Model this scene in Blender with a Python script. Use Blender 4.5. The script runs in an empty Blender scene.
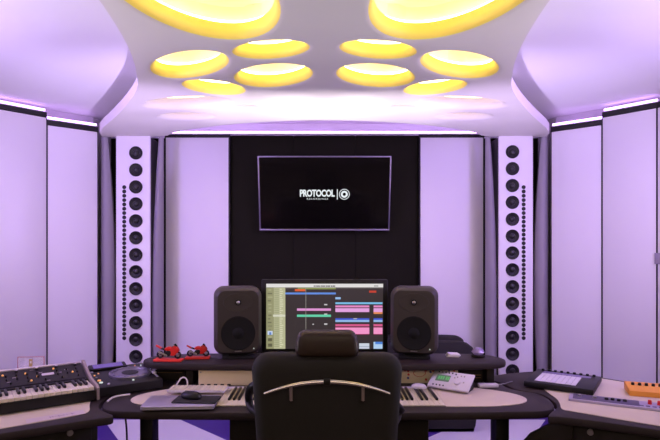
import bpy, bmesh, math, random
from mathutils import Vector, Matrix, Euler
from mathutils.geometry import delaunay_2d_cdt

random.seed(7)
PI = math.pi
S = bpy.context.scene
COL = S.collection

# ------------------------------------------------------------------ camera / light / exposure
F, CX, YH, CAMZ = 540.0, 324.5, 245.0, 1.5
cam_d = bpy.data.cameras.new('camera')
cam_d.sensor_width = 36.0
cam_d.lens = F / 660.0 * 36.0
cam_d.shift_x = (330.0 - CX) / 660.0
cam_d.shift_y = (YH - 220.0) / 660.0
cam_d.clip_start = 0.05
cam = bpy.data.objects.new('camera', cam_d)
cam.location = (0, 0, CAMZ)
cam.rotation_euler = (PI / 2, 0, 0)
COL.objects.link(cam)
S.camera = cam

S.view_settings.view_transform = 'Standard'
S.view_settings.look = 'None'
S.view_settings.gamma = 1.0
S.view_settings.exposure = 0.0
S.view_settings.use_curve_mapping = False

w = bpy.data.worlds.new('world')
S.world = w
w.use_nodes = True
w.node_tree.nodes['Background'].inputs[0].default_value = (0.5, 0.4, 0.8, 1)
w.node_tree.nodes['Background'].inputs[1].default_value = 0.05


def area(name, loc, target, sx, sy, power, color):
    d = bpy.data.lights.new(name, 'AREA')
    d.shape = 'RECTANGLE'
    d.size, d.size_y = sx, sy
    d.energy = power
    d.color = color
    o = bpy.data.objects.new(name, d)
    o.location = loc
    o.rotation_euler = (Vector(target) - Vector(loc)).to_track_quat('-Z', 'Y').to_euler()
    COL.objects.link(o)
    return o


def spot(name, loc, target, deg, power, color, blend=0.6, rad=0.03):
    d = bpy.data.lights.new(name, 'SPOT')
    d.spot_size = math.radians(deg)
    d.spot_blend = blend
    d.energy = power
    d.color = color
    d.shadow_soft_size = rad
    o = bpy.data.objects.new(name, d)
    o.location = loc
    o.rotation_euler = (Vector(target) - Vector(loc)).to_track_quat('-Z', 'Y').to_euler()
    COL.objects.link(o)
    return o


PURPLE = (0.46, 0.27, 1.0)
LAV = (0.58, 0.40, 1.0)
# room light behind the camera; unseen violet lights added at both sides brighten the walls
area('rear_ceiling_light', (0, -1.6, 2.45), (0, 4.6, 1.5), 4.2, 0.9, 38, (1.0, 0.78, 0.56))
for sx in (-1, 1):
    sw = area('side_fill_light', (sx * 2.55, 2.35, 2.42), (-sx * 0.6, 5.0, 1.45), 0.5, 0.9, 32, (0.42, 0.265, 1.0))
    sw.data.spread = math.radians(125)
    area('ceiling_fill_light', (sx * 2.2, 1.9, 1.7), (sx * 1.7, 2.9, 2.7), 0.8, 1.2, 19, (0.90, 0.74, 0.94))  # unseen light added to brighten the ceiling at the sides
for sx in (-1, 1):
    cw = area('panel_fill_light', (sx * 2.5, 1.95, 1.15), (sx * 0.2, 1.9, 2.46), 0.5, 0.8, 5.6, (0.88, 0.90, 0.92))  # unseen neutral light added to lift the hanging panel's underside
    cw.data.spread = math.radians(80)
# spots without fixtures, added behind the computer display to brighten the hanging ceiling panel
for ux in (-0.28, 0.0, 0.28):
    spot('fill_spot', (ux, 3.22, 1.12), (ux * 1.5, 3.86, 2.46), 46, 95, (1.0, 0.90, 1.0), 0.9)

for ux in (-0.66, 0.66):
    spot('fill_spot', (ux, 3.22, 1.05), (ux * 1.8, 3.92, 2.46), 64, 120, (0.72, 0.58, 1.0), 1.0)  # added side spots stand in for the front strip's violet glow

# ------------------------------------------------------------------ helpers
def lin(r, g, b):
    f = lambda c: (c / 255 / 12.92) if c / 255 <= 0.04045 else ((c / 255 + 0.055) / 1.055) ** 2.4
    return (f(r), f(g), f(b), 1.0)


def mat(name, rgb, rough=0.5, metal=0.0, emit=0.0, noise=0.0, nscale=30.0, bump=0.0, bscale=200.0,
        spec=0.5, trans=0.0, alpha=1.0, coat=0.0):
    m = bpy.data.materials.new(name)
    m.use_nodes = True
    nt = m.node_tree
    b = nt.nodes['Principled BSDF']
    c = lin(*rgb)
    b.inputs['Base Color'].default_value = c
    b.inputs['Roughness'].default_value = rough
    b.inputs['Metallic'].default_value = metal
    b.inputs['Specular IOR Level'].default_value = spec
    if coat:
        b.inputs['Coat Weight'].default_value = coat
    if trans:
        b.inputs['Transmission Weight'].default_value = trans
    if alpha < 1:
        b.inputs['Alpha'].default_value = alpha
    if emit:
        b.inputs['Emission Color'].default_value = c
        b.inputs['Emission Strength'].default_value = emit
    if noise or bump:
        tc = nt.nodes.new('ShaderNodeTexCoord')
    if noise:
        n = nt.nodes.new('ShaderNodeTexNoise')
        n.inputs['Scale'].default_value = nscale
        n.inputs['Detail'].default_value = 5
        nt.links.new(tc.outputs['Object'], n.inputs['Vector'])
        mx = nt.nodes.new('ShaderNodeMix')
        mx.data_type = 'RGBA'
        mx.inputs[6].default_value = tuple(x * (1 - noise) for x in c[:3]) + (1,)
        mx.inputs[7].default_value = tuple(min(1, x * (1 + noise)) for x in c[:3]) + (1,)
        nt.links.new(n.outputs['Fac'], mx.inputs[0])
        nt.links.new(mx.outputs[2], b.inputs['Base Color'])
    if bump:
        n2 = nt.nodes.new('ShaderNodeTexNoise')
        n2.inputs['Scale'].default_value = bscale
        n2.inputs['Detail'].default_value = 3
        nt.links.new(tc.outputs['Object'], n2.inputs['Vector'])
        bp = nt.nodes.new('ShaderNodeBump')
        bp.inputs['Strength'].default_value = bump
        bp.inputs['Distance'].default_value = 0.002
        nt.links.new(n2.outputs['Fac'], bp.inputs['Height'])
        nt.links.new(bp.outputs['Normal'], b.inputs['Normal'])
    return m


def glow(name, rgb, strength):
    """A lamp or a screen colour; rgb is linear."""
    m = bpy.data.materials.new(name)
    m.use_nodes = True
    nt = m.node_tree
    b = nt.nodes['Principled BSDF']
    b.inputs['Base Color'].default_value = (0.02, 0.02, 0.02, 1)
    b.inputs['Roughness'].default_value = 0.3
    b.inputs['Emission Color'].default_value = tuple(rgb) + (1,)
    b.inputs['Emission Strength'].default_value = strength
    return m


def chaikin(pts, it=3):
    pts = [Vector(p) for p in pts]
    for _ in range(it):
        q = []
        for i in range(len(pts)):
            a, b = pts[i], pts[(i + 1) % len(pts)]
            q += [a * 0.75 + b * 0.25, a * 0.25 + b * 0.75]
        pts = q
    return pts


def open_chaikin(pts, it=2):
    pts = [Vector(p) for p in pts]
    for _ in range(it):
        q = [pts[0]]
        for i in range(len(pts) - 1):
            a, b = pts[i], pts[i + 1]
            q += [a * 0.75 + b * 0.25, a * 0.25 + b * 0.75]
        q.append(pts[-1])
        pts = q
    return pts


def rounded(w, h, r, n=6, cx=0, cy=0):
    out = []
    for (sx, sy, a0) in ((1, 1, 0), (-1, 1, 90), (-1, -1, 180), (1, -1, 270)):
        for k in range(n + 1):
            a = math.radians(a0 + 90 * k / n)
            out.append(Vector((cx + sx * (w / 2 - r) + r * math.cos(a), cy + sy * (h / 2 - r) + r * math.sin(a))))
    return out


def area2(p):
    return 0.5 * sum(p[i].x * p[(i + 1) % len(p)].y - p[(i + 1) % len(p)].x * p[i].y for i in range(len(p)))


def offset(pts, d):
    """Closed CCW outline moved outwards by d."""
    n = len(pts)
    out = []
    for i in range(n):
        t = (pts[(i + 1) % n] - pts[i - 1])
        nrm = Vector((t.y, -t.x)).normalized()
        out.append(pts[i] + nrm * d)
    return out


class MB:
    def __init__(self):
        self.bm = bmesh.new()
        self.mats = []

    def _m(self, m):
        if m not in self.mats:
            self.mats.append(m)
        return self.mats.index(m)

    def _fin(self, faces, m, M=None, verts=None):
        k = self._m(m)
        for f in faces:
            f.material_index = k
        if M is not None:
            bmesh.ops.transform(self.bm, matrix=M, verts=verts)

    def box(self, c, s, m, bev=0.0, rot=(0, 0, 0), seg=2, M=None):
        r = bmesh.ops.create_cube(self.bm, size=1.0)
        vs = r['verts']
        bmesh.ops.scale(self.bm, vec=s, verts=vs)
        if bev:
            es = list({e for v in vs for e in v.link_edges})
            rb = bmesh.ops.bevel(self.bm, geom=es, offset=bev, segments=seg, profile=0.5, affect='EDGES', clamp_overlap=True)
            vs = list({v for v in rb['verts']} | {v for v in vs if v.is_valid})
        fs = list({f for v in vs for f in v.link_faces})
        T = Matrix.Translation(c) @ Euler(rot).to_matrix().to_4x4()
        if M is not None:
            T = M @ T
        self._fin(fs, m, T, vs)
        return self

    def loft(self, rings, m, cap0=True, cap1=True, closed=True):
        R = [[self.bm.verts.new(p) for p in r] for r in rings]
        fs = []
        n = len(R[0])
        for a, b in zip(R[:-1], R[1:]):
            for i in range(n if closed else n - 1):
                j = (i + 1) % n
                fs.append(self.bm.faces.new((a[i], a[j], b[j], b[i])))
        if cap0:
            fs.append(self.bm.faces.new(list(reversed(R[0]))))
        if cap1:
            fs.append(self.bm.faces.new(R[-1]))
        self._fin(fs, m)
        return self

    def prism(self, poly, z0, z1, m, bev=0.0, M=None):
        """Outline in xy, extruded along z, with softened rims."""
        p = [Vector((q[0], q[1])) for q in poly]
        if area2(p) < 0:
            p.reverse()
        if bev:
            pin = offset(p, -bev)
            pm = offset(p, -bev * 0.3)
            lay = [(pin, z0), (pm, z0 + bev * 0.3), (p, z0 + bev), (p, z1 - bev), (pm, z1 - bev * 0.3), (pin, z1)]
        else:
            lay = [(p, z0), (p, z1)]
        rings = [[Vector((q.x, q.y, z)) for q in pp] for pp, z in lay]
        if M is not None:
            rings = [[M @ q for q in r] for r in rings]
        return self.loft(rings, m)

    def lathe(self, prof, m, M=None, n=24, cap0=True, cap1=True):
        M = M or Matrix()
        rings = [[M @ Vector((max(r, 1e-4) * math.cos(2 * PI * k / n), max(r, 1e-4) * math.sin(2 * PI * k / n), z)) for k in range(n)] for r, z in prof]
        return self.loft(rings, m, cap0, cap1)

    def cyl(self, p0, p1, r0, m, r1=None, n=16):
        p0, p1 = Vector(p0), Vector(p1)
        d = p1 - p0
        M = Matrix.Translation(p0) @ d.to_track_quat('Z', 'Y').to_matrix().to_4x4()
        return self.lathe([(r0, 0), (r1 if r1 is not None else r0, d.length)], m, M, n)

    def tube(self, pts, r, m, n=8, closed=False):
        pts = [Vector(p) for p in pts]
        N = len(pts)
        rings = []
        up = Vector((0, 0, 1))
        prev = None
        for i, p in enumerate(pts):
            if closed:
                t = (pts[(i + 1) % N] - pts[i - 1]).normalized()
            else:
                t = (pts[min(i + 1, N - 1)] - pts[max(i - 1, 0)]).normalized()
            if prev is None:
                a = t.cross(up)
                if a.length < 1e-3:
                    a = t.cross(Vector((1, 0, 0)))
            else:
                a = prev - t * prev.dot(t)
            a.normalize()
            prev = a
            b = t.cross(a)
            rr = r[i] if isinstance(r, (list, tuple)) else r
            rings.append([p + (a * math.cos(2 * PI * k / n) + b * math.sin(2 * PI * k / n)) * rr for k in range(n)])
        if closed:
            rings.append(rings[0])
            return self.loft(rings, m, False, False)
        return self.loft(rings, m)

    def ball(self, c, r, m, seg=16):
        rr = (r, r, r) if not isinstance(r, (list, tuple)) else r
        q = bmesh.ops.create_uvsphere(self.bm, u_segments=seg, v_segments=max(6, seg // 2), radius=1.0)
        vs = q['verts']
        fs = list({f for v in vs for f in v.link_faces})
        self._fin(fs, m, Matrix.Translation(c) @ Matrix.Diagonal((*rr, 1)), vs)
        return self

    def quad(self, pts, m):
        f = self.bm.faces.new([self.bm.verts.new(p) for p in pts])
        self._fin([f], m)
        return self

    def build(self, name, parent=None, loc=None, rot=None, smooth=True):
        bmesh.ops.remove_doubles(self.bm, verts=self.bm.verts, dist=1e-6)
        bmesh.ops.recalc_face_normals(self.bm, faces=self.bm.faces)
        me = bpy.data.meshes.new(name)
        self.bm.to_mesh(me)
        self.bm.free()
        for m in self.mats:
            me.materials.append(m)
        if smooth:
            me.shade_smooth()
            me.set_sharp_from_angle(angle=math.radians(38))
        o = bpy.data.objects.new(name, me)
        COL.objects.link(o)
        if parent:
            o.parent = parent
        if loc:
            o.location = loc
        if rot:
            o.rotation_euler = rot
        return o


def tag(o, label, cat, group=None):
    o['label'] = label
    o['category'] = cat
    if group:
        o['group'] = group
    return o


def thing(name, label, cat, loc=(0, 0, 0), rz=0.0, group=None):
    o = bpy.data.objects.new(name, None)
    o.empty_display_size = 0.05
    COL.objects.link(o)
    o.location = loc
    o.rotation_euler = (0, 0, rz)
    return tag(o, label, cat, group)


def struct(o):
    o['kind'] = 'structure'
    return o


def copy_tree(o, parent=None):
    c = o.copy()
    COL.objects.link(c)
    if parent:
        c.parent = parent
    for ch in [x for x in o.children]:
        copy_tree(ch, c)
    return c


def P(px, py, Z):
    """Point at height Z seen at a pixel of the photograph."""
    D = (CAMZ - Z) * F / (py - YH)
    return Vector(((px - CX) * D / F, D))


def text_into(mb, s, size, M, m, bold=0.0, depth=0.001, xs=1.0, space=1.0):
    cu = bpy.data.curves.new('lettering', 'FONT')
    cu.body = s
    cu.size = size
    cu.offset = bold
    cu.space_character = space
    cu.extrude = depth
    cu.align_x = 'CENTER'
    cu.resolution_u = 3
    o = bpy.data.objects.new('lettering', cu)
    COL.objects.link(o)
    dg = bpy.context.evaluated_depsgraph_get()
    me = bpy.data.meshes.new_from_object(o.evaluated_get(dg))
    me.transform(M @ Matrix.Diagonal((xs, 1, 1, 1)))
    n0 = len(mb.bm.faces)
    mb.bm.from_mesh(me)
    mb.bm.faces.ensure_lookup_table()
    k = mb._m(m)
    for f in mb.bm.faces[n0:]:
        f.material_index = k
    bpy.data.objects.remove(o)
    bpy.data.curves.remove(cu)
    bpy.data.meshes.remove(me)


# ------------------------------------------------------------------ materials
M_ceil = mat('ceiling_plaster', (236, 232, 236), 0.75, noise=0.02, nscale=3)
M_cloud = mat('cloud_plaster', (222, 216, 212), 0.7, noise=0.02, nscale=4)
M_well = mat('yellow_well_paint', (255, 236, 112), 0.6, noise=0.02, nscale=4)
M_fabric = mat('white_panel_fabric', (232, 226, 232), 0.6, noise=0.025, nscale=2.5, bump=0.05, bscale=600)
M_gloss = mat('white_panel_sheen', (230, 224, 230), 0.34, noise=0.02, nscale=2)
M_black = mat('black_frame', (26, 24, 26), 0.6)
M_blackfab = mat('black_wall_fabric', (26, 24, 14), 0.9, spec=0.2, noise=0.12, nscale=6, bump=0.1, bscale=500)
M_fin = mat('grey_fin', (146, 138, 148), 0.6, noise=0.06, nscale=5)
M_white = mat('white_lacquer', (232, 226, 232), 0.4)
M_wall = mat('painted_wall', (205, 198, 205), 0.8, noise=0.02, nscale=3)
M_floor = mat('grey_floor', (112, 98, 92), 0.6, noise=0.06, nscale=8, bump=0.15, bscale=300)
M_pfloor = mat('purple_lit_floor', (66, 30, 132), 0.6, noise=0.06, nscale=8, bump=0.15, bscale=300)  # violet LED light on the floor is put into this colour
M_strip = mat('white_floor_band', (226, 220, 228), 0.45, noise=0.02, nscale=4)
M_desk = mat('charcoal_desk', (44, 35, 33), 0.55, spec=0.28, noise=0.06, nscale=30)
M_inlay = mat('cream_leather_inlay', (206, 192, 168), 0.5, noise=0.02, nscale=20, bump=0.08, bscale=250)
M_dark = mat('dark_cabinet', (34, 28, 22), 0.6, spec=0.25, noise=0.1, nscale=14)
M_cone = mat('speaker_cone', (17, 15, 15), 0.55)
M_cone2 = mat('speaker_dust_cap', (26, 24, 25), 0.4)
M_mon = mat('monitor_cabinet', (50, 42, 36), 0.5)
M_chair = mat('black_chair_leather', (21, 16, 10), 0.75, noise=0.1, nscale=40, bump=0.15, bscale=150)
M_head = mat('brown_headrest', (44, 28, 18), 0.5, noise=0.1, nscale=30, bump=0.12, bscale=180)
M_chrome = mat('chrome', (225, 220, 215), 0.12, metal=1.0)
M_steel = mat('brushed_steel', (170, 166, 162), 0.35, metal=1.0)
M_silver = mat('silver_plastic', (206, 200, 206), 0.4)
M_alu = mat('aluminium', (178, 172, 186), 0.38, metal=0.6)
M_plastic = mat('black_plastic', (19, 17, 16), 0.45, spec=0.35)
M_rubber = mat('black_rubber', (22, 20, 20), 0.8)
M_glass = mat('black_screen_glass', (14, 12, 10), 0.14, spec=0.5)
M_red = mat('red_paint', (214, 34, 26), 0.35)
M_redbase = mat('red_base', (226, 52, 40), 0.5)
M_orange = mat('orange_case', (226, 150, 52), 0.5)
M_beige = mat('beige_metal', (226, 210, 170), 0.5, noise=0.05, nscale=20)
M_keyw = mat('white_key', (214, 205, 176), 0.3)
M_keyb = mat('black_key', (22, 20, 20), 0.35)
M_synth = mat('synth_panel', (34, 30, 26), 0.55, spec=0.3)
M_cheek = mat('synth_cheek', (196, 184, 184), 0.45)
M_cheekd = mat('grey_end_cheek', (150, 134, 124), 0.5)
M_wire = mat('white_wire', (225, 218, 218), 0.5)
M_tvbezel = mat('tv_bezel', (150, 140, 165), 0.35, metal=0.7)
M_tan = mat('tan_knob_cap', (190, 160, 110), 0.4)
M_acr = mat('clear_acrylic', (235, 225, 240), 0.1, alpha=0.22)
M_pinkedge = mat('red_card_edge', (190, 110, 120), 0.5)
M_paper = mat('tracing_paper', (204, 188, 184), 0.45)
M_pencil = mat('grey_print', (160, 142, 160), 0.7)
G_led = glow('violet_led', (0.62, 0.34, 1.0), 7.0)
G_ring = glow('warm_led', (1.0, 0.74, 0.28), 15.0)
G_ring_low = glow('dim_warm_led', (1.0, 0.72, 0.34), 4.5)
G_orange = glow('orange_indicator', (1.0, 0.42, 0.12), 0.9)
G_white = glow('white_indicator', (0.8, 0.9, 0.85), 0.8)
G_green = glow('green_lcd', (0.10, 0.15, 0.11), 0.8)
G_lcd = glow('green_lcd_digits', (0.12, 0.52, 0.16), 0.8)
G_logo = glow('screen_white', (0.80, 0.86, 0.88), 1.0)

# ------------------------------------------------------------------ room shell
ZC = 2.66
YB = 5.16
m = MB(); m.box((0, 1.3, -0.05), (7.0, 8.4, 0.1), M_floor); struct(m.build('floor'))
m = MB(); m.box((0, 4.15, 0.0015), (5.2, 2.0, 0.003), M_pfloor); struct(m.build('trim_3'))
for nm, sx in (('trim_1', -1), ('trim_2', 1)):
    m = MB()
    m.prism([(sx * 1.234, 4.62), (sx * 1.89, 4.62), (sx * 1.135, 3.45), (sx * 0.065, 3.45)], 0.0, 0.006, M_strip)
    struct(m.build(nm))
m = MB(); m.box((0, 1.3, ZC + 0.05), (7.0, 8.4, 0.1), M_ceil); struct(m.build('ceiling'))
m = MB()
m.box((0, YB + 0.05, 1.26), (4.6, 0.1, 2.52), M_blackfab)
m.box((0, YB + 0.05, 2.59), (4.6, 0.1, 0.14), M_ceil)
struct(m.build('wall_front'))
side = [(2.03, 5.2), (2.10, 4.90), (2.40, 4.575), (2.66, 4.25), (2.82, 3.9), (2.95, 3.3), (2.95, -2.8)]
for nm, sx in (('wall_left', -1), ('wall_right', 1)):
    m = MB()
    for a, b in zip(side[:-1], side[1:]):
        A, B = Vector((sx * a[0], a[1])), Vector((sx * b[0], b[1]))
        d = (B - A).normalized()
        nn = Vector((-d.y, d.x)) * 0.06
        if nn.x * sx < 0:
            nn = -nn
        m.prism([A, B, B + nn, A + nn], 0, ZC, M_wall)
    struct(m.build(nm))
m = MB(); m.box((0, -2.85, ZC / 2), (6.0, 0.1, ZC), M_wall); struct(m.build('wall_back'))

# ------------------------------------------------------------------ wall panels and LED strips
def wall_panel(a, b, top, label, glossy=False):
    """Fabric panel from plan point a to b (left to right seen from the room), with black edges."""
    A, B = Vector(a), Vector(b)
    L = (B - A).length
    rz = math.atan2(B.y - A.y, B.x - A.x)
    t = thing('wall_panel', label, 'wall panel', (A.x, A.y, 0), rz, 'white fabric panels around the room')
    m = MB(); m.box((L / 2, 0.025, (top - 0.045) / 2 + 0.01), (L - 0.010, 0.05, top - 0.065), M_gloss if glossy else M_fabric, 0.004)
    m.build('fabric_face', t)
    m = MB()
    m.box((L / 2, 0.032, top - 0.02), (L, 0.07, 0.04), M_black, 0.003)
    m.box((0.003, 0.032, top / 2 - 0.02), (0.006, 0.066, top - 0.04), M_black)
    m.box((L - 0.003, 0.032, top / 2 - 0.02), (0.006, 0.066, top - 0.04), M_black)
    m.build('black_edging', t)
    return t


def led_strip(a, b, z, label):
    A, B = Vector(a), Vector(b)
    L = (B - A).length
    rz = math.atan2(B.y - A.y, B.x - A.x)
    t = thing('led_strip', label, 'led strip light', (A.x, A.y, z), rz, 'violet led strips along the wall tops')
    m = MB(); m.box((L / 2, 0.035, 0.006), (L, 0.03, 0.012), M_white); m.build('channel', t)
    m = MB(); m.box((L / 2, 0.028, 0.022), (L - 0.01, 0.014, 0.02), G_led, 0.003); m.build('diffuser', t)
    return t


PL = [(-1.992, 4.75), (-2.297, 4.47), (-2.555, 4.15), (-2.72, 3.76), (-2.80, 3.2)]
tops = [2.538, 2.598, 2.598, 2.598]
labs = ['white fabric panel with black edge beside the left speaker column',
        'white sheeny panel nearest the left edge of the photo, above the black synthesizer', None, None]
for i in range(2):
    wall_panel(PL[i + 1], PL[i], tops[i], labs[i], i == 1)
    led_strip(PL[i + 1], PL[i], tops[i], ['violet led strip over the panel beside the left speaker column',
                                          'violet led strip at the top left corner over the sheeny left panel'][i])
labr = ['white fabric panel with black edge beside the right speaker column',
        'white fabric panel with small grey wall plate, above the orange box',
        'violet lit panel edge cut off by the right side of the photo']
for i in range(3):
    a, b = PL[i], PL[i + 1]
    wall_panel((-a[0], a[1]), (-b[0], b[1]), tops[i], labr[i])
    if i < 2:
        led_strip((-a[0], a[1]), (-b[0], b[1]), tops[i], ['violet led strip over the panel beside the right speaker column',
                                                        'violet led strip at the top right corner over the right panel'][i])

# front wall: two white panels, the black centre panel, a long LED strip
def front_panel(x0, x1, label):
    t = thing('wall_panel', label, 'wall panel', (x0, 5.0, 0), 0, 'white fabric panels around the room')
    L = x1 - x0
    m = MB(); m.box((L / 2, 0.03, 1.248), (L - 0.012, 0.06, 2.494), M_fabric, 0.004); m.build('fabric_face', t)
    m = MB()
    m.box((L / 2, 0.035, 2.51), (L, 0.07, 0.03), M_black, 0.003)
    m.box((0.006, 0.032, 1.247), (0.012, 0.066, 2.49), M_black)
    m.box((L - 0.006, 0.032, 1.247), (0.012, 0.066, 2.49), M_black)
    m.build('black_edging', t)


front_panel(-1.48, -0.877, 'white fabric panel on front wall left of the black centre panel')
front_panel(0.877, 1.48, 'white fabric panel on front wall right of the black centre panel')
t = thing('wall_panel', 'tall black fabric panel behind the television in the middle of the front wall', 'wall panel', (0, 5.04, 0))
for k, (x0, x1) in enumerate(((-0.874, -0.292), (-0.29, 0.29), (0.292, 0.874))):
    m = MB(); m.box(((x0 + x1) / 2, 0.03, 1.262), (x1 - x0, 0.06, 2.522), M_blackfab, 0.003); m.build('fabric_face', t)
led_strip((-1.46, 5.0), (1.46, 5.0), 2.527, 'long violet led strip above the television along the front wall')

# ------------------------------------------------------------------ speaker columns
COLY = 4.75
def driver_bm(r):
    m = MB()
    m.lathe([(r * 1.0, -0.004), (r * 1.0, 0.010), (r * 0.95, 0.013), (r * 0.88, 0.012), (r * 0.82, 0.009), (r * 0.42, 0.001)], M_cone,
            Matrix.Rotation(PI / 2, 4, 'X'), 32, True, True)
    return m


def speaker_column(sx, label, ndrv):
    px0, px1 = (116, 150) if sx < 0 else (499, 533)
    x0, x1 = (px0 - CX) * COLY / F, (px1 - CX) * COLY / F
    cx = (x0 + x1) / 2
    t = thing('array_speaker', label, 'speaker', (cx, COLY, 0), 0, 'white line array speaker columns')
    W = x1 - x0
    m = MB(); m.box((0, 0.15, 1.23), (W - 0.02, 0.24, 2.455), M_black, 0.004); m.build('cabinet', t)
    m = MB(); m.box((0, 0.014, 1.23), (W, 0.028, 2.46), M_white, 0.003); m.build('front_baffle', t)
    dx = ((136.0 if sx < 0 else 512.3) - CX) * COLY / F - cx
    tx = ((124.3 if sx < 0 else 523.6) - CX) * COLY / F - cx
    d0 = t0 = None
    for k in range(ndrv):
        y = (153.0 + 16.95 * k) if sx < 0 else (151.9 + 16.83 * k)
        z = CAMZ + (YH - y) * COLY / F
        if d0 is None:
            d0 = driver_bm(6.6 * COLY / F).build('driver', t, (dx, 0, z))
            c = MB(); c.lathe([(0.026, 0.0), (0.022, 0.007), (0.012, 0.011), (0.001, 0.0125)], M_cone2, Matrix.Translation((0, -0.001, 0)) @ Matrix.Rotation(PI / 2, 4, 'X'), 20)
            c.build('dust_cap', d0)
        else:
            d = copy_tree(d0, t)
            d.location = (dx, 0, z)
    for k in range(36):
        y = 187.2 + 4.31 * k
        z = CAMZ + (YH - y) * COLY / F
        if t0 is None:
            c = MB(); c.lathe([(0.0175, 0.0), (0.0175, 0.003), (0.013, 0.004), (0.010, 0.001), (0.004, 0.003)], M_cone, Matrix.Rotation(PI / 2, 4, 'X'), 16)
            t0 = c.build('tweeter', t, (tx, 0, z))
        else:
            d = t0.copy(); COL.objects.link(d); d.parent = t; d.location = (tx, 0, z)
    return t


speaker_column(-1, 'tall white speaker column with a row of round black drivers, left of the television', 14)
speaker_column(1, 'tall white speaker column with a row of round black drivers, right of the television', 14)


def fin(xo, xi_top, xi_mid, xi_bot, y, label):
    """Upright fin: straight outer edge, bowed inner edge; gently bulging face."""
    H = 2.46
    N = 28
    m = MB()
    rings = []
    K = 7
    for k in range(N + 1):
        v = k / N
        z = H * (1 - v)
        # quadratic through top, middle, bottom
        u = v
        xi = xi_top * (1 - u) * (1 - 2 * u) + xi_mid * 4 * u * (1 - u) + xi_bot * u * (2 * u - 1)
        fr = []
        for j in range(K + 1):
            s = j / K
            fr.append(Vector((xo + (xi - xo) * s, y - 0.03 * math.sin(PI * s) * (0.4 + math.sin(PI * v)), z)))
        bk = [p + Vector((0, 0.025, 0)) for p in reversed(fr)]
        rings.append(fr + bk)
    m.loft(rings, M_fin)
    return tag(m.build('curved_fin'), label, 'wall fin', 'grey curved fins beside the speaker columns')


X = lambda px, D: (px - CX) * D / F
fy = 4.80
fin(X(101, fy), X(107.5, fy), X(114.6, fy), X(108.5, fy), fy, 'grey curved fin between the left panels and the left speaker column')
fin(X(163, fy), X(158.8, fy), X(152.2, fy), X(153.5, fy), fy, 'grey curved fin between the left speaker column and front wall')
fin(X(486, fy), X(490.2, fy), X(496.8, fy), X(495.5, fy), fy, 'grey curved fin between the front wall and right speaker column')
fin(X(548, fy), X(541.5, fy), X(534.4, fy), X(540.5, fy), fy, 'grey curved fin between the right speaker column and right panels')

# ------------------------------------------------------------------ hanging ceiling panel with oval light wells
ZK = CAMZ + 0.96
TH = 0.075
half = [(0.0, 4.15), (-0.35, 4.18), (-0.75, 4.29), (-1.25, 4.55), (-1.42, 4.80), (-1.955, 4.80), (-1.965, 4.79), (-1.965, 4.76), (-1.90, 4.55), (-1.53, 3.99), (-1.281, 3.575),
        (-1.13, 3.28), (-1.06, 3.05), (-0.988, 2.80), (-0.935, 2.53), (-0.902, 2.30), (-0.88, 2.1), (-0.87, 1.6), (-0.87, 0.9)]
oc = [Vector(p) for p in half]
outline = oc + [Vector((-p.x, p.y)) for p in reversed(oc)][:-1]
if area2(outline) < 0:
    outline.reverse()
# soften the outline a little
q = []
for i in range(len(outline)):
    a, b = outline[i], outline[(i + 1) % len(outline)]
    q += [a * 0.75 + b * 0.25, a * 0.25 + b * 0.75]
outline = q


def px_ellipse(cx, cy, a, b, deg, n=44):
    out = []
    c, s = math.cos(math.radians(deg)), math.sin(math.radians(deg))
    for k in range(n):
        u, v = a * math.cos(2 * PI * k / n), b * math.sin(2 * PI * k / n)
        out.append(P(cx + u * c - v * s, cy + u * s + v * c, ZK))
    return out


holes = []
base = []
N_E = 48
rc, rs_ = math.cos(math.radians(-14)), math.sin(math.radians(-14))
def eA(k):
    u, v = 0.325 * math.cos(2 * PI * k / N_E), 0.49 * math.sin(2 * PI * k / N_E)
    return Vector((-0.492 + u * rc - v * rs_, 2.08 + u * rs_ + v * rc))
base.append(([eA(k) for k in range(N_E)], 'large oval light well'))
base.append((px_ellipse(271, 50.3, 43.5, 11.0, -3), 'oval light well'))
base.append((px_ellipse(189.5, 65, 44, 15, -5), 'oval light well'))
base.append((px_ellipse(273.5, 76, 43.5, 13, -3), 'oval light well'))
base.append((px_ellipse(213.5, 88, 36, 8, 6), 'oval light well'))
base.append((px_ellipse(187, 103, 48, 7, -2), 'oval light well'))
base.append((px_ellipse(186, 116.5, 32, 4.2, 0), 'oval light well'))
base.append((px_ellipse(246, 107, 14, 2.2, 0), 'oval light well'))
for e, nm in base:
    for sx in (1, -1):
        h = [Vector((sx * p.x, p.y)) for p in e]
        if area2(h) < 0:
            h.reverse()
        holes.append(h)

cloud = thing('ceiling_panel', 'white sculpted ceiling panel with glowing yellow oval openings hanging over the desk', 'ceiling panel', (0, 0, ZK))


def inside(p, poly):
    r = False
    n = len(poly)
    for i in range(n):
        a, b = poly[i], poly[(i + 1) % n]
        if (a.y > p.y) != (b.y > p.y) and p.x < (b.x - a.x) * (p.y - a.y) / (b.y - a.y) + a.x:
            r = not r
    return r


verts, edges = [], []
for loop in [outline] + holes:
    n0 = len(verts)
    verts += loop
    edges += [(n0 + i, n0 + (i + 1) % len(loop)) for i in range(len(loop))]
vo, eo, fo, _, _, _ = delaunay_2d_cdt(verts, edges, [], 0, 1e-6)
m = MB()
bv = [m.bm.verts.new((v.x, v.y, 0)) for v in vo]
fs = []
for f in fo:
    c = sum((vo[i] for i in f), Vector((0, 0))) / len(f)
    if inside(c, outline) and not any(inside(c, h) for h in holes):
        fs.append(m.bm.faces.new([bv[i] for i in f]))
m._fin(fs, M_cloud)
for v in [v for v in m.bm.verts if not v.link_faces]:
    m.bm.verts.remove(v)
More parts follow.
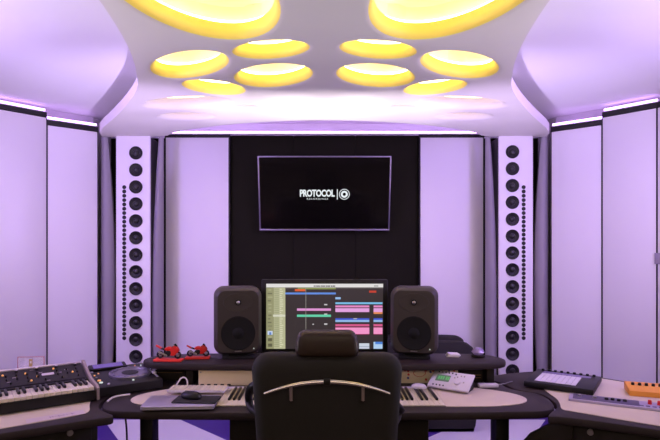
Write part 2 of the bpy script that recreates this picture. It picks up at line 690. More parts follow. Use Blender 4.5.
# outer edge
m.loft([[Vector((p.x, p.y, 0)) for p in outline], [Vector((p.x, p.y, TH)) for p in outline]], M_cloud, False, False)
for i, h in enumerate(holes):
    small = (max(p.y for p in h) - min(p.y for p in h)) < 0.2
    R = 0.016 if small else 0.045
    rings = []
    for k in range(7):
        a = PI / 2 * k / 6
        rings.append([Vector((p.x, p.y, R * (1 - math.cos(a)))) for p in offset(h, -R * math.sin(a))])
    inner = offset(h, -R)
    m.loft(rings[:3], M_cloud, False, False)
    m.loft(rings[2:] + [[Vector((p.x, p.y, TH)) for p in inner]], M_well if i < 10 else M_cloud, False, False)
    rings = [[Vector((p.x, p.y, TH)) for p in inner]]
    so = 0.02 if small else 0.032
    rings.append([Vector((p.x, p.y, TH)) for p in offset(inner, so + 0.018)])
    m.loft(rings, M_cloud, False, False)
m.build('panel_body', cloud)
for i, h in enumerate(holes):
    small = (max(p.y for p in h) - min(p.y for p in h)) < 0.2
    R = 0.016 if small else 0.045
    so = 0.02 if small else 0.032
    inner = offset(h, -R)
    outer = offset(inner, so + 0.018)
    m = MB()
    top = TH + 0.115
    m.loft([[Vector((p.x, p.y, TH)) for p in outer], [Vector((p.x, p.y, top - 0.02)) for p in outer],
            [Vector((p.x, p.y, top)) for p in offset(outer, -0.02)]], M_cloud, False, True)
    r = m.build('light_well', cloud)
    m = MB()
    m.tube([Vector((p.x, p.y, TH + 0.016)) for p in offset(inner, so)], 0.007, G_ring if i < 10 else G_ring_low, 6, True)
    m.build('led_ring', r)

# ------------------------------------------------------------------ television
ty = math.atan2(0.15, 0.662)
tv = thing('television', 'wall mounted black television showing a white logo, tilted down over the desk', 'television', (0.0, 4.905, 1.965))
TW, THT = 1.195, 0.679
TVM = Matrix.Rotation(ty, 4, 'X') @ Matrix.Rotation(0, 4, 'Z')
# local frame of the set: x right, z up, -y towards the room, tilted forward
def tvp(x, z, y=0.0):
    return TVM @ Vector((x, y, z))
m = MB()
for (cx, cz, sx, sz) in ((0, THT / 2 - 0.006, TW, 0.012), (0, -THT / 2 + 0.008, TW, 0.016), (-TW / 2 + 0.006, 0, 0.012, THT), (TW / 2 - 0.006, 0, 0.012, THT)):
    m.box((cx, 0, cz), (sx, 0.03, sz), M_tvbezel, 0.002, M=TVM)
m.build('bezel', tv)
m = MB(); m.box((0, 0.002, 0), (TW - 0.02, 0.022, THT - 0.024), M_glass, M=TVM); m.build('screen', tv)
m = MB(); m.box((0, 0.03, -0.02), (TW - 0.12, 0.04, THT - 0.16), M_plastic, 0.01, M=TVM); m.build('back_cover', tv)
m = MB(); m.box((0, 0.085, -0.02), (0.4, 0.07, 0.28), M_black); m.build('wall_mount', tv)
m = MB()
sc = 4.9 / F
base_M = lambda px, py: TVM @ Matrix.Translation(((px - 324.8) * sc, -0.0105, (193.6 - py) * sc)) @ Matrix.Rotation(PI / 2, 4, 'X')
text_into(m, 'PROTOCOL', 9.3 * sc, base_M(317.4, 196.0), G_logo, 0.0032, 0.0008, 0.73, 0.93)
m.build('logo_wordmark', tv)
m = MB()
text_into(m, 'RECORDINGS', 2.2 * sc, base_M(317.7, 199.3), G_logo, 0.0, 0.0008, 1.25, 1.35)
m.build('logo_subtitle', tv)
m = MB()
m.box(((337.6 - 324.8) * sc, -0.0105, (193.6 - 194) * sc), (0.8 * sc, 0.002, 10.2 * sc), G_logo, M=TVM)
m.build('logo_bar', tv)
m = MB()
cM = base_M(344.6, 193.9)
def ring(mb, r0, r1, mm):
    n = 40
    mb.loft([[cM @ Vector((r * sc * math.cos(2 * PI * k / n), r * sc * math.sin(2 * PI * k / n), 0.0006)) for k in range(n)] for r in (r0, r1)], mm, False, False)
ring(m, 4.7, 5.3, G_logo); ring(m, 1.6, 3.5, G_logo)
m.build('logo_emblem', tv)

# ------------------------------------------------------------------ desks
ZD = 0.76
DT = 0.036
desk = thing('studio_desk', 'wide charcoal studio desk with white inlay and raised shelf in the middle', 'desk', (0, 2.6, 0))
half = [(0.0, 2.385), (0.55, 2.385), (0.86, 2.40), (1.0, 2.41), (1.055, 2.47), (1.078, 2.56), (1.078, 2.645), (1.06, 2.70), (1.0, 2.735), (0.955, 2.79), (0.94, 2.90), (0.84, 2.98), (0.5, 3.05), (0, 3.07)]
pts = [Vector(p) for p in half] + [Vector((-x * (0.968 if x > 0.9 else 1), y)) for x, y in reversed(half)][1:-1]
pts = chaikin(pts, 2)
L = lambda p: (p[0], p[1] - 2.6)
m = MB(); m.prism([L(p) for p in pts], ZD - DT, ZD, M_desk, 0.008); m.build('desktop', desk)
ih = [(0.62, 2.468), (0.80, 2.472), (0.93, 2.51), (0.985, 2.575), (0.97, 2.66), (0.88, 2.74), (0.76, 2.80), (0.62, 2.83)]
for sx in (-1, 1):
    x_in = 0.5562 if sx > 0 else 0.503
    pp = open_chaikin([(sx * x_in, 2.468)] + [(sx * (x_in + (x - x_in) * (0.975 if sx > 0 else 0.89)), y) for x, y in ih] + [(sx * x_in, 2.84)], 2)
    m = MB(); m.prism([L(p) for p in pp], ZD - 0.002, ZD + 0.0035, M_inlay, 0.0015); m.build('inlay', desk)
for sx in (-1, 1):
    m = MB(); m.box((sx * 0.895, 0.16, (ZD - DT) / 2), (0.066, 0.10, ZD - DT), M_plastic, 0.006); m.build('leg', desk)
m = MB(); m.box((0.022, 0.16, (ZD - DT) / 2), (0.956, 0.34, ZD - DT), M_dark, 0.006); m.build('pedestal', desk)
# raised shelf
ZS = 0.885
sh = [(0.0, 2.785), (0.6, 2.795), (0.83, 2.815), (0.955, 2.85), (0.985, 2.93), (0.93, 3.02), (0.82, 3.07), (0.0, 3.10)]
pts = [Vector(p) for p in sh] + [Vector((-x, y)) for x, y in reversed(sh)][1:-1]
pts = chaikin(pts, 2)
m = MB(); m.prism([L(p) for p in pts], ZS - 0.038, ZS, M_desk, 0.012); m.build('shelf', desk)
for x in (-0.715, -0.02, 0.88):
    m = MB(); m.box((x, 0.33, (ZD + ZS - 0.038) / 2), (0.04, 0.14, ZS - 0.038 - ZD), M_dark, 0.003); m.build('shelf_riser', desk)


def side_desk(sx, label):
    d = thing('side_desk', label, 'desk', (sx * 1.45, 2.6, 0))
    LL = lambda p: (sx * p[0] - sx * 1.45, p[1] - 2.6)
    if sx > 0:
        o = [(0.955, 2.325), (1.03, 2.335), (1.357, 2.155), (1.62, 2.0), (1.95, 1.80), (2.2, 2.15), (1.90, 2.62), (1.73, 2.83), (1.55, 3.03), (1.33, 3.19), (1.10, 3.14), (0.86, 3.02),
             (0.955, 2.91), (0.97, 2.80), (1.01, 2.745), (1.072, 2.705), (1.088, 2.65), (1.088, 2.55), (1.064, 2.462), (1.005, 2.40)]
        inn = [(1.062, 2.425), (1.10, 2.40), (1.36, 2.205), (1.63, 2.045), (1.92, 1.86), (2.10, 2.15), (1.86, 2.58), (1.70, 2.80), (1.54, 2.985), (1.34, 3.12), (1.23, 3.0), (1.13, 2.80), (1.12, 2.72), (1.118, 2.60), (1.10, 2.52)]
    else:
        o = [(0.895, 2.335), (1.0, 2.29), (1.31, 2.10), (1.62, 1.89), (1.95, 1.68), (2.25, 2.1), (1.95, 2.62), (1.73, 2.95), (1.45, 3.22), (1.05, 3.18), (0.84, 3.02),
             (0.955, 2.91), (0.97, 2.80), (0.99, 2.745), (1.040, 2.705), (1.056, 2.65), (1.056, 2.55), (1.033, 2.462), (0.975, 2.40)]
        inn = [(1.04, 2.40), (1.06, 2.345), (1.31, 2.165), (1.63, 1.945), (1.92, 1.76), (2.12, 2.1), (1.86, 2.58), (1.70, 2.80), (1.5, 3.05), (1.3, 3.0), (1.13, 2.80), (1.12, 2.72), (1.118, 2.60), (1.09, 2.50)]
    pp = [Vector(LL(p)) for p in chaikin([Vector(p) for p in o], 2)]
    m = MB(); m.prism(pp, ZD - DT, ZD, M_desk, 0.008); m.build('desktop', d)
    pp = [Vector(LL(p)) for p in chaikin([Vector(p) for p in inn], 2)]
    m = MB(); m.prism(pp, ZD - 0.002, ZD + 0.003, M_inlay, 0.0012); m.build('inlay', d)
    # pedestal with drawers, along the front edge
    A = Vector(LL((1.05, 2.36) if sx > 0 else (0.985, 2.37)))
    B = Vector(LL((1.60, 2.055) if sx > 0 else (1.60, 1.96)))
    dr = (B - A).normalized()
    nb = Vector((-dr.y, dr.x))
    if nb.y < 0:
        nb = -nb
    R = Matrix(((dr.x, nb.x, 0, A.x), (dr.y, nb.y, 0, A.y), (0, 0, 1, 0), (0, 0, 0, 1)))
    Lg = (B - A).length
    H = ZD - DT
    m = MB(); m.box((Lg / 2, 0.30, H / 2), (Lg, 0.5, H), M_dark, 0.004, M=R); m.build('pedestal', d)
    for k, zc in enumerate((0.622, 0.40, 0.18)):
        m = MB(); m.box((Lg / 2, 0.04, zc), (Lg - 0.06, 0.03, 0.19), M_dark, 0.004, M=R); dd = m.build('drawer', d)
        for xx in ((0.10, Lg - 0.14) if sx > 0 else (0.12, Lg - 0.14)):
            m = MB()
            q0 = R @ Vector((xx, 0.03, zc + 0.075)); q1 = R @ Vector((xx, 0.0, zc + 0.075))
            m.cyl(q0, q1, 0.009, M_steel, 0.013, 14)
            m.build('knob', dd)
    # slanted side plate towards the middle of the room
    if sx < 0:
        return d
    pl = [(-0.03, H), (0.03, H), (0.03, 0.0), (-0.52, 0.0), (-0.42, 0.22), (-0.29, 0.45), (-0.15, 0.64)]
    m = MB()
    m.prism(pl, -0.02, 0.02, M_dark, 0.004, M=R @ Matrix.Translation((0.0, 0.032, 0)) @ Matrix(((1, 0, 0, 0), (0, 0, 1, 0), (0, 1, 0, 0), (0, 0, 0, 1))))
    m.build('side_plate', d)
    return d


side_desk(-1, 'charcoal and white side desk under the black synthesizer at the left')
side_desk(1, 'charcoal and white side desk under the pad controller at the right')

# ------------------------------------------------------------------ built-in piano keyboard
kb = thing('piano_keyboard', 'long piano keyboard set flush in the desk behind the chair', 'keyboard', (0, 2.475, ZD + 0.0004))
X0, X1, KD = -0.498, 0.566, 0.29
pitch = 0.0234
n = int((X1 - X0) / pitch)
X1 = X0 + n * pitch
m = MB(); m.box(((X0 + X1) / 2, KD + 0.018, 0.004), (X1 - X0, 0.03, 0.006), M_silver, 0.001); m.build('rear_rail', kb)
wk = MB(); wk.box((0, KD / 2, 0.003), (pitch - 0.0012, KD, 0.006), M_keyw, 0.0012)
w0 = wk.build('white_key', kb, (X0 + pitch / 2, 0, 0))
bk = MB(); bk.box((0, KD - 0.11, 0.010), (0.0118, 0.21, 0.012), M_keyb, 0.002)
b0 = None
for k in range(n):
    if k:
        c = w0.copy(); COL.objects.link(c); c.parent = kb; c.location = (X0 + pitch * (k + 0.5), 0, 0)
    if (k + 2) % 7 not in (2, 6) and k < n - 1:
        loc = (X0 + pitch * (k + 1), 0, 0)
        if b0 is None:
            b0 = bk.build('black_key', kb, loc)
        else:
            c = b0.copy(); COL.objects.link(c); c.parent = kb; c.location = loc

M_woofer = mat('black_woofer', (9, 8, 7), 0.7, spec=0.3)
# ------------------------------------------------------------------ studio monitors
def monitor(x, y, rz, label):
    t = thing('studio_monitor', label, 'speaker', (x, y, ZS), rz, 'dark grey studio monitors on the shelf')
    W, H, D = 0.254, 0.364, 0.21
    # iso stand
    m = MB(); m.box((0, 0.0, 0.008), (0.17, 0.15, 0.014), M_rubber, 0.006); m.box((0, 0.0, 0.02), (0.10, 0.10, 0.016), M_rubber, 0.004); m.build('table_stand', t)
    # cabinet: lofted rounded rectangles from back to front, bulging in the middle
    m = MB()
    z0 = 0.025 + H / 2
    rings = []
    for yy, s, r in ((D / 2, 0.80, 0.03), (D / 2 - 0.012, 0.90, 0.04), (D / 2 - 0.06, 0.985, 0.05), (0.0, 1.0, 0.05), (-D / 2 + 0.06, 0.995, 0.05), (-D / 2 + 0.02, 0.955, 0.045), (-D / 2, 0.84, 0.04)):
        ww = W * s; hh = H * (1 - (1 - s) * 0.62)
        rings.append([Vector((p.x * (1 + 0.03 * math.cos(p.y / hh * PI)), yy, z0 + p.y)) for p in rounded(ww, hh, r, 8)])
    m.loft(rings, M_mon)
    m.build('cabinet', t)
    fy = -D / 2
    RX = lambda cx, cz, yy: Matrix.Translation((cx, yy, cz)) @ Matrix.Rotation(PI / 2, 4, 'X')
    m = MB()
    m.lathe([(0.089, -0.002), (0.091, 0.003), (0.088, 0.004), (0.083, 0.003), (0.078, 0.002), (0.035, 0.0005)], M_woofer, RX(0, z0 - 0.062, fy), 40)
    wf = m.build('woofer', t)
    m = MB(); m.lathe([(0.03, 0.0), (0.024, 0.004), (0.012, 0.006), (0.001, 0.0066)], M_woofer, RX(0, z0 - 0.062, fy - 0.001), 28); m.build('dust_cap', wf)
    m = MB(); m.lathe([(0.082, -0.004), (0.078, 0.002), (0.05, 0.0015), (0.020, 0.0005)], M_mon, RX(0, z0 + 0.102, fy) @ Matrix.Diagonal((1, 0.62, 1, 1)), 36); wg = m.build('waveguide', t)
    m = MB(); m.lathe([(0.017, 0.0), (0.0165, 0.004), (0.010, 0.0045), (0.0095, 0.003)], M_plastic, RX(0, z0 + 0.102, fy - 0.001), 24)
    m.lathe([(0.0095, 0.003), (0.007, 0.006), (0.001, 0.0075)], M_steel, RX(0, z0 + 0.102, fy - 0.001), 18); m.build('tweeter', t)
    m = MB(); m.cyl((0.083, fy + 0.01, z0 - 0.146), (0.083, fy - 0.003, z0 - 0.146), 0.0035, G_white, n=10); m.build('power_light', t)
    m = MB(); m.box((0, fy - 0.001, z0 - 0.158), (0.036, 0.002, 0.005), M_steel); m.build('maker_plate', t)
    return t


monitor(X(237.5, 2.98), 2.98, math.radians(11), 'dark grey studio monitor left of the computer display')
monitor(X(414.5, 2.98), 2.98, math.radians(-11), 'dark grey studio monitor right of the computer display')

# ------------------------------------------------------------------ computer display
dy = 3.02
disp = thing('computer_display', 'wide computer display showing coloured music tracks between two studio monitors', 'monitor', (0.001, dy, ZS))
zb, zt = 0.012, 0.422
DW = 0.706
m = MB(); m.box((0, 0.018, (zb + zt) / 2), (DW, 0.03, zt - zb), M_plastic, 0.004); m.build('bezel', disp)
m = MB(); m.box((0, 0.06, 0.12), (0.09, 0.03, 0.22), M_plastic, 0.006); m.box((0, 0.035, 0.005), (0.26, 0.10, 0.010), M_plastic, 0.003); m.build('stand', disp)
m = MB()
SW, SH = 0.654, 0.364
sx0, sz1 = -SW / 2, zt - 0.024
cache = {}
def sq(x0, y0, x1, y1, rgb, lay):
    if rgb not in cache:
        cache[rgb] = glow('screen_colour', lin(*rgb)[:3], 0.95)
    f = lambda x, y: Vector((sx0 + (x - 52) / 551 * SW, 0.0025 - lay * 0.0003, sz1 - (y - 62) / 306 * SH))
    m.quad([f(x0, y1), f(x1, y1), f(x1, y0), f(x0, y0)], cache[rgb])
sq(52, 62, 603, 368, (52, 44, 46), 0)
sq(52, 62, 603, 79, (228, 226, 224), 1)
for k in range(13):
    sq(276 + 8 * k, 70, 281 + 8 * k + (k % 3), 76, (60, 60, 60), 2)
sq(560, 70, 580, 75, (150, 150, 150), 2)
sq(52, 80, 88, 368, (150, 150, 112), 1)
sq(88, 80, 142, 368, (186, 186, 148), 1)
random.seed(3)
for k in range(28):
    y = 84 + k * 10
    sq(90, y, 112, y + 7, (164, 166, 130), 2)
    sq(116, y + 1, 122 + random.randint(0, 12), y + 6, (214, 214, 184), 2)
for k in range(16):
    y = 88 + k * 17
    sq(58 + random.randint(0, 5), y, 70 + random.randint(0, 12), y + 6, random.choice([(112, 112, 84), (128, 128, 98), (172, 172, 134)]), 2)
sq(58, 284, 82, 302, (200, 215, 240), 3); sq(66, 290, 76, 302, (90, 130, 200), 4)
for yy in (318, 344):
    sq(60, yy, 80, yy + 14, (96, 96, 72), 3)
sq(84, 207, 142, 217, (216, 216, 196), 3)
sq(142, 80, 603, 86, (84, 78, 76), 1)
sq(200, 80, 380, 88, (136, 146, 84), 2)
sq(187, 87, 236, 97, (228, 92, 40), 3)
sq(537, 94, 571, 104, (196, 60, 40), 2)
sq(142, 103, 380, 112, (96, 140, 222), 2)
sq(378, 125, 403, 135, (150, 190, 235), 2)
sq(378, 149, 600, 158, (120, 190, 232), 2)
sq(197, 178, 357, 189, (226, 150, 212), 2)
sq(197, 207, 357, 218, (98, 210, 170), 2)
for x0, x1 in ((378, 538), (558, 600)):
    sq(x0, 164, x1, 173, (236, 140, 200), 2)
    sq(x0, 177, x1, 195, (232, 164, 226), 2)
    sq(x0, 224, x1, 232, (60, 84, 208), 2)
    sq(x0, 232, x1, 242, (146, 186, 232), 2)
    sq(x0, 252, x1, 262, (216, 90, 140), 2)
    sq(x0, 265, x1, 301, (150, 50, 90), 2)
    sq(x0, 268, x1, 298, (246, 152, 204), 3)
sq(558, 195, 600, 204, (228, 140, 80), 2)
sq(490, 342, 538, 368, (206, 214, 226), 2); sq(490, 356, 538, 360, (160, 170, 190), 3)
sq(558, 335, 600, 368, (176, 208, 240), 2); sq(566, 335, 600, 346, (70, 130, 220), 3)
for x0, y0, x1, y1 in ((325, 157, 340, 163), (325, 202, 340, 207), (325, 248, 340, 255), (270, 250, 277, 255), (463, 224, 480, 228)):
    sq(x0, y0, x1, y1, (200, 198, 200), 4)
sq(237.5, 80, 240, 368, (150, 146, 140), 5)
m.build('screen', disp, smooth=False)

# ------------------------------------------------------------------ desk chair
CY = 1.765
chair = thing('office_chair', 'high backed black leather office chair with headrest and chrome bar, seen from behind', 'chair', (0.008, CY + 0.25, -0.0))
def rr_loft(mb, prof, mm, r, n=8):
    mb.loft([[Vector((p.x, yv, zc + p.y)) for p in rounded(ww, hh, min(r * k, ww / 2.01, hh / 2.01), n)] for yv, ww, hh, zc, k in prof], mm)
zt_, zb_ = 1.136, 0.50
m = MB()
def back_ring(y, ins):
    H = zt_ - zb_ - 2 * ins
    pts_ = rounded(0.50 - 2 * ins, H, 0.05, 8)
    out = []
    for p in pts_:
        v = (p.y / H + 0.5)
        taper = 0.82 + 0.18 * min(1, max(0, v) * 1.15) ** 0.7 if v < 0.87 else 1.0
        bow = 0.03 * math.cos(PI * (v - 0.5))
        lean = 0.04 * (v - 0.5)
        out.append(Vector((p.x * taper, y + bow * -0.4 - lean * 0 , (zt_ + zb_) / 2 + p.y + 0.006 * (1 - (p.x / 0.25) ** 2) * (1 if p.y > 0 else 0))))
    return out
m.loft([back_ring(-0.258, 0.06), back_ring(-0.257, 0.035), back_ring(-0.250, 0.018), back_ring(-0.238, 0.007), back_ring(-0.222, 0.001), back_ring(-0.19, 0.0), back_ring(-0.165, 0.004), back_ring(-0.148, 0.016), back_ring(-0.142, 0.04)], M_chair)
m.build('backrest', chair)
m = MB()
def hr(y, ins):
    return [Vector((p.x * (1.0 - 0.05 * (p.y / 0.05)), y, 1.172 + p.y)) for p in rounded(0.205 - 2 * ins, 0.084 - 2 * ins, min(max(0.008, 0.026 - ins * 0.4), 0.0415 - ins), 6)]
m.loft([hr(-0.2525, 0.032), hr(-0.2515, 0.020), hr(-0.249, 0.010), hr(-0.243, 0.004), hr(-0.232, 0.0), hr(-0.19, 0.0), hr(-0.176, 0.005), hr(-0.168, 0.014), hr(-0.166, 0.028)], M_head)
m.build('headrest', chair)
m = MB()
arc, rad = [], []
for k in range(25):
    u = -1 + 2 * k / 24
    arc.append(Vector((0.199 * u, -0.305 - 0.0 * u, 1.067 - 0.038 * u * u)))
    rad.append(0.0082 - 0.0045 * abs(u) ** 1.5)
m.tube(arc, rad, M_chrome, 10)
m.box((0, -0.306, 1.067), (0.022, 0.016, 0.019), M_plastic, 0.002)
bar = m.build('chrome_bar', chair)
for sx in (-1, 1):
    m = MB()
    m.tube([(sx * 0.114, -0.303, 1.054), (sx * 0.114, -0.302, 1.035), (sx * 0.114, -0.295, 1.008), (sx * 0.114, -0.262, 0.99)], 0.007, M_chrome, 8)
    m.build('bracket', bar)
# armrests, seat and base
m = MB()
m.tube(open_chaikin([(-0.215, -0.17, 1.02), (-0.26, -0.14, 1.015), (-0.282, -0.08, 0.965), (-0.286, -0.03, 0.925), (-0.27, -0.10, 0.918), (-0.22, -0.17, 0.918)], 2), 0.014, M_plastic, 10)
m.build('armrest', chair)
m = MB()
m.tube(open_chaikin([(0.20, -0.17, 0.95), (0.24, -0.12, 0.945), (0.272, -0.06, 0.90), (0.272, 0.0, 0.885), (0.25, -0.08, 0.87), (0.20, -0.17, 0.86)], 2), 0.014, M_plastic, 10)
m.build('armrest', chair)
m = MB(); m.box((0, 0.04, 0.50), (0.48, 0.46, 0.10), M_chair, 0.04, seg=4); m.build('seat', chair)
m = MB(); m.box((0, -0.17, 0.48), (0.10, 0.10, 0.20), M_plastic, 0.01); m.box((0, 0.0, 0.435), (0.20, 0.26, 0.03), M_plastic, 0.005); m.build('tilt_mechanism', chair)
m = MB(); m.cyl((0, 0, 0.12), (0, 0, 0.44), 0.028, M_steel); m.build('gas_lift', chair)
for k in range(5):
    a = 2 * PI * k / 5 + 0.3
    c, s = math.cos(a), math.sin(a)
    m = MB(); m.tube([(0.02 * c, 0.02 * s, 0.12), (0.15 * c, 0.15 * s, 0.105), (0.30 * c, 0.30 * s, 0.075)], [0.026, 0.022, 0.015], M_steel, 10); lg = m.build('base_leg', chair)
    m = MB(); m.cyl((0.30 * c - 0.02 * s, 0.30 * s + 0.02 * c, 0.029), (0.30 * c + 0.02 * s, 0.30 * s - 0.02 * c, 0.029), 0.028, M_rubber); m.build('caster', lg)

# ------------------------------------------------------------------ things on the middle desk
ZI = ZD + 0.0035
# closed laptop, mat, mouse
t = thing('laptop', 'closed silver laptop lying under the black mouse mat at the desk front', 'laptop', (-0.660, 2.487, ZD + 0.0064), math.radians(3))
m = MB(); m.prism(rounded(0.325, 0.185, 0.012), 0.002, 0.010, M_alu, 0.002); m.build('base', t)
m = MB(); m.prism(rounded(0.325, 0.185, 0.012), 0.0106, 0.017, M_alu, 0.002); m.build('lid', t)
m = MB()
for x in (-0.14, 0.14):
    for y in (-0.07, 0.07):
        m.cyl((x, y, 0), (x, y, 0.003), 0.008, M_rubber, n=10)
m.build('rubber_feet', t)
LZ = ZD + 0.0064 + 0.017
t = MB(); t.prism(rounded(0.205, 0.115, 0.006), 0, 0.005, M_rubber, 0.0015)
tag(t.build('mouse_mat', None, (-0.590, 2.495, LZ + 0.0002), (0, 0, math.radians(-3))), 'small black mouse mat lying on the closed silver laptop', 'mouse mat')
t = thing('computer_mouse', 'dark computer mouse resting on the black mouse mat', 'mouse', (-0.620, 2.51, LZ + 0.0055), math.radians(70))
m = MB()
rings = []
for z, s in ((0, 0.92), (0.006, 1.0), (0.014, 0.97), (0.022, 0.85), (0.028, 0.62), (0.031, 0.3)):
    rings.append([Vector((0.032 * s * math.cos(2 * PI * k / 24), 0.054 * s * math.sin(2 * PI * k / 24), z)) for k in range(24)])
m.loft(rings, M_plastic); m.build('shell', t)
m = MB(); m.cyl((-0.004, 0.026, 0.026), (0.004, 0.026, 0.026), 0.007, M_steel, n=14); m.build('scroll_wheel', t)

# white computer keyboard
t = thing('computer_keyboard', 'slim white computer keyboard behind the black mouse mat', 'keyboard', (-0.628, 2.685, ZD + 0.0185), math.radians(-1))
m = MB(); m.prism(rounded(0.285, 0.10, 0.008), 0, 0.010, M_silver, 0.002); m.build('base', t)
k0 = None
for r in range(5):
    for c in range(14):
        loc = (-0.13 + 0.02 * c, 0.038 - 0.0188 * r, 0.010)
        if k0 is None:
            mm = MB(); mm.box((0, 0, 0.0015), (0.0165, 0.0155, 0.003), M_keyw, 0.0008); k0 = mm.build('key', t, loc)
        else:
            kk = k0.copy(); COL.objects.link(kk); kk.parent = t; kk.location = loc
# white cable loop
m = MB()
m.tube(open_chaikin([(x * 0.968, 2.775, z) for x, z in ((-0.80, ZD + 0.008), (-0.785, ZD + 0.02), (-0.765, ZD + 0.055), (-0.742, ZD + 0.062), (-0.728, ZD + 0.045), (-0.728, ZD + 0.012), (-0.715, ZD + 0.008))], 3), 0.0038, M_wire, 8)
tag(m.build('white_cable'), 'white cable loop standing up behind the white computer keyboard', 'cable')
# rack gear under the shelf
def rack(x0, x1, y, z0, z1, mm, name, label, cat='audio gear'):
    t = thing(name, label, cat, ((x0 + x1) / 2, y, ZI))
    Wd = x1 - x0
    m = MB(); m.box((0, 0.10, (z0 + z1) / 2), (Wd - 0.01, 0.19, z1 - z0), M_dark, 0.003); m.build('case', t)
    m = MB(); m.box((0, 0.003, (z0 + z1) / 2), (Wd, 0.008, z1 - z0), mm, 0.0015); m.build('front_panel', t)
    return t, Wd
yk = 2.828
t, Wd = rack(X(198.5, yk), -0.05, yk, 0.001, 0.080, M_beige, 'rack_unit', 'plain beige rack unit under the shelf left of the chair')
m = MB()
for k in range(5):
    m.box((-Wd / 2 + 0.02 + 0.035 * k, -0.002, 0.006), (0.018, 0.006, 0.006), M_plastic)
m.build('jack_row', t)
for sx in (-1, 1):
    m = MB(); m.cyl((sx * (Wd / 2 - 0.012), 0, 0.07), (sx * (Wd / 2 - 0.012), -0.003, 0.07), 0.004, M_steel, n=10); m.build('screw', t)
yk = 2.874
t, Wd = rack(0.02, X(458, yk), yk, 0.001, 0.080, M_beige, 'rack_unit', 'beige rack unit with red and blue markings under the shelf right of the chair')
M_redprint = mat('red_print', (200, 70, 50), 0.6)
M_blueprint = mat('blue_print', (70, 70, 130), 0.6)
lx = lambda px: X(px, yk) - (0.02 + X(458, yk)) / 2
lz = lambda py: CAMZ - (py - YH) * yk / F - ZD
m = MB()
n_ = 28
for r0, r1 in ((0.026, 0.029),):
    m.loft([[Vector((lx(419.5) + r * 1.15 * math.cos(2 * PI * k / n_), -0.0015, lz(373.5) + r * 0.72 * math.sin(2 * PI * k / n_))) for k in range(n_)] for r in (r0, r1)], M_redprint, False, False)
m.build('red_oval', t)
for px, py, mm in ((408, 371.5, M_redprint), (408.5, 375, M_redprint), (408, 378.5, M_blueprint), (430.5, 372.5, M_blueprint), (404.8, 370, M_redprint), (426, 369.5, M_redprint), (433, 370, M_redprint), (426, 380, M_redprint), (441, 369.5, M_redprint), (449, 369.5, M_blueprint), (454, 369, M_redprint)):
    m = MB(); zk = min(lz(py), 0.070); m.cyl((lx(px), 0, zk), (lx(px), -0.010, zk), 0.0065, mm, 0.005, 12); m.build('knob', t)
t, Wd = rack(X(460.5, yk), 0.848, yk + 0.02, 0.001, 0.07, M_dark, 'rack_unit', 'dark rack unit with brass lines at the right end under the shelf')
M_brass = mat('brass_line', (120, 90, 50), 0.4, metal=0.6)
for zz in (0.026, 0.040):
    m = MB(); m.box((0.0, -0.002, zz), (Wd - 0.02, 0.003, 0.004), M_brass); m.build('trim_line', t)
t, Wd = rack(X(156, 2.95), X(186, 2.95), 2.93, 0.001, 0.060, M_dark, 'rack_unit', 'black box under the left end of the shelf behind the deck player')
m = MB(); m.box((0, -0.002, 0.045), (Wd - 0.03, 0.003, 0.003), M_brass); m.build('trim_line', t)

# tilted silver controller with a green display
t = thing('audio_controller', 'tilted silver controller with green display and round knob on the desk', 'controller', (0.525, 2.768, ZI + 0.0055))
A = Vector((0.0, 0.0, 0.012)); B = Vector((0.180, -0.118, 0.012))
ex = (B - A).normalized(); Wc = (B - A).length
eh = Vector((-ex.y, ex.x, 0)); 
Cc = eh * 0.108 + Vector((0, 0, 0.060))
ey = Cc.normalized(); Dc = Cc.length
ez = ex.cross(ey)
CM = Matrix(((ex.x, ey.x, ez.x, A.x), (ex.y, ey.y, ez.y, A.y), (ex.z, ey.z, ez.z, A.z), (0, 0, 0, 1)))
m = MB(); m.box((Wc / 2, Dc / 2, -0.006), (Wc, Dc, 0.012), M_silver, 0.003, M=CM); m.build('face_plate', t)
m = MB()
for xx in (0.012, Wc - 0.012):
    p0 = CM @ Vector((xx, Dc - 0.012, -0.012)); p1 = CM @ Vector((xx, 0.012, -0.012))
    m.loft([[p0, p1, Vector((p1.x, p1.y, 0.0)), Vector((p0.x, p0.y, 0.0))], [v + ex * 0.006 for v in (p0, p1, Vector((p1.x, p1.y, 0.0)), Vector((p0.x, p0.y, 0.0)))]], M_plastic)
m.build('wedge_foot', t)
m = MB(); m.box((0.064, Dc * 0.55, 0.0005), (0.072, 0.046, 0.002), G_green, M=CM); lc = m.build('display', t)
m = MB()
for k, xx in enumerate((0.043, 0.055, 0.067, 0.083, 0.094)):
    m.box((xx, Dc * 0.56, 0.0018), (0.007, 0.022, 0.0006), G_lcd, M=CM)
m.build('digits', lc)
m = MB(); m.lathe([(0.0165, 0), (0.016, 0.010), (0.0135, 0.012)], M_silver, CM @ Matrix.Translation((0.145, Dc * 0.38, 0)), 24); m.build('knob', t)
for (u, v) in [(0.03 + 0.018 * k, 0.90) for k in range(5)] + [(0.028 + 0.018 * k, 0.12) for k in range(4)] + [(0.122, 0.66), (0.135, 0.72), (0.152, 0.80), (0.168, 0.80), (0.122, 0.86), (0.176, 0.45)]:
    m = MB(); m.lathe([(0.0042, 0), (0.0038, 0.003)], M_plastic if v > 0.85 or v < 0.2 else M_steel, CM @ Matrix.Translation((u, Dc * v, 0)), 12); m.build('button', t)

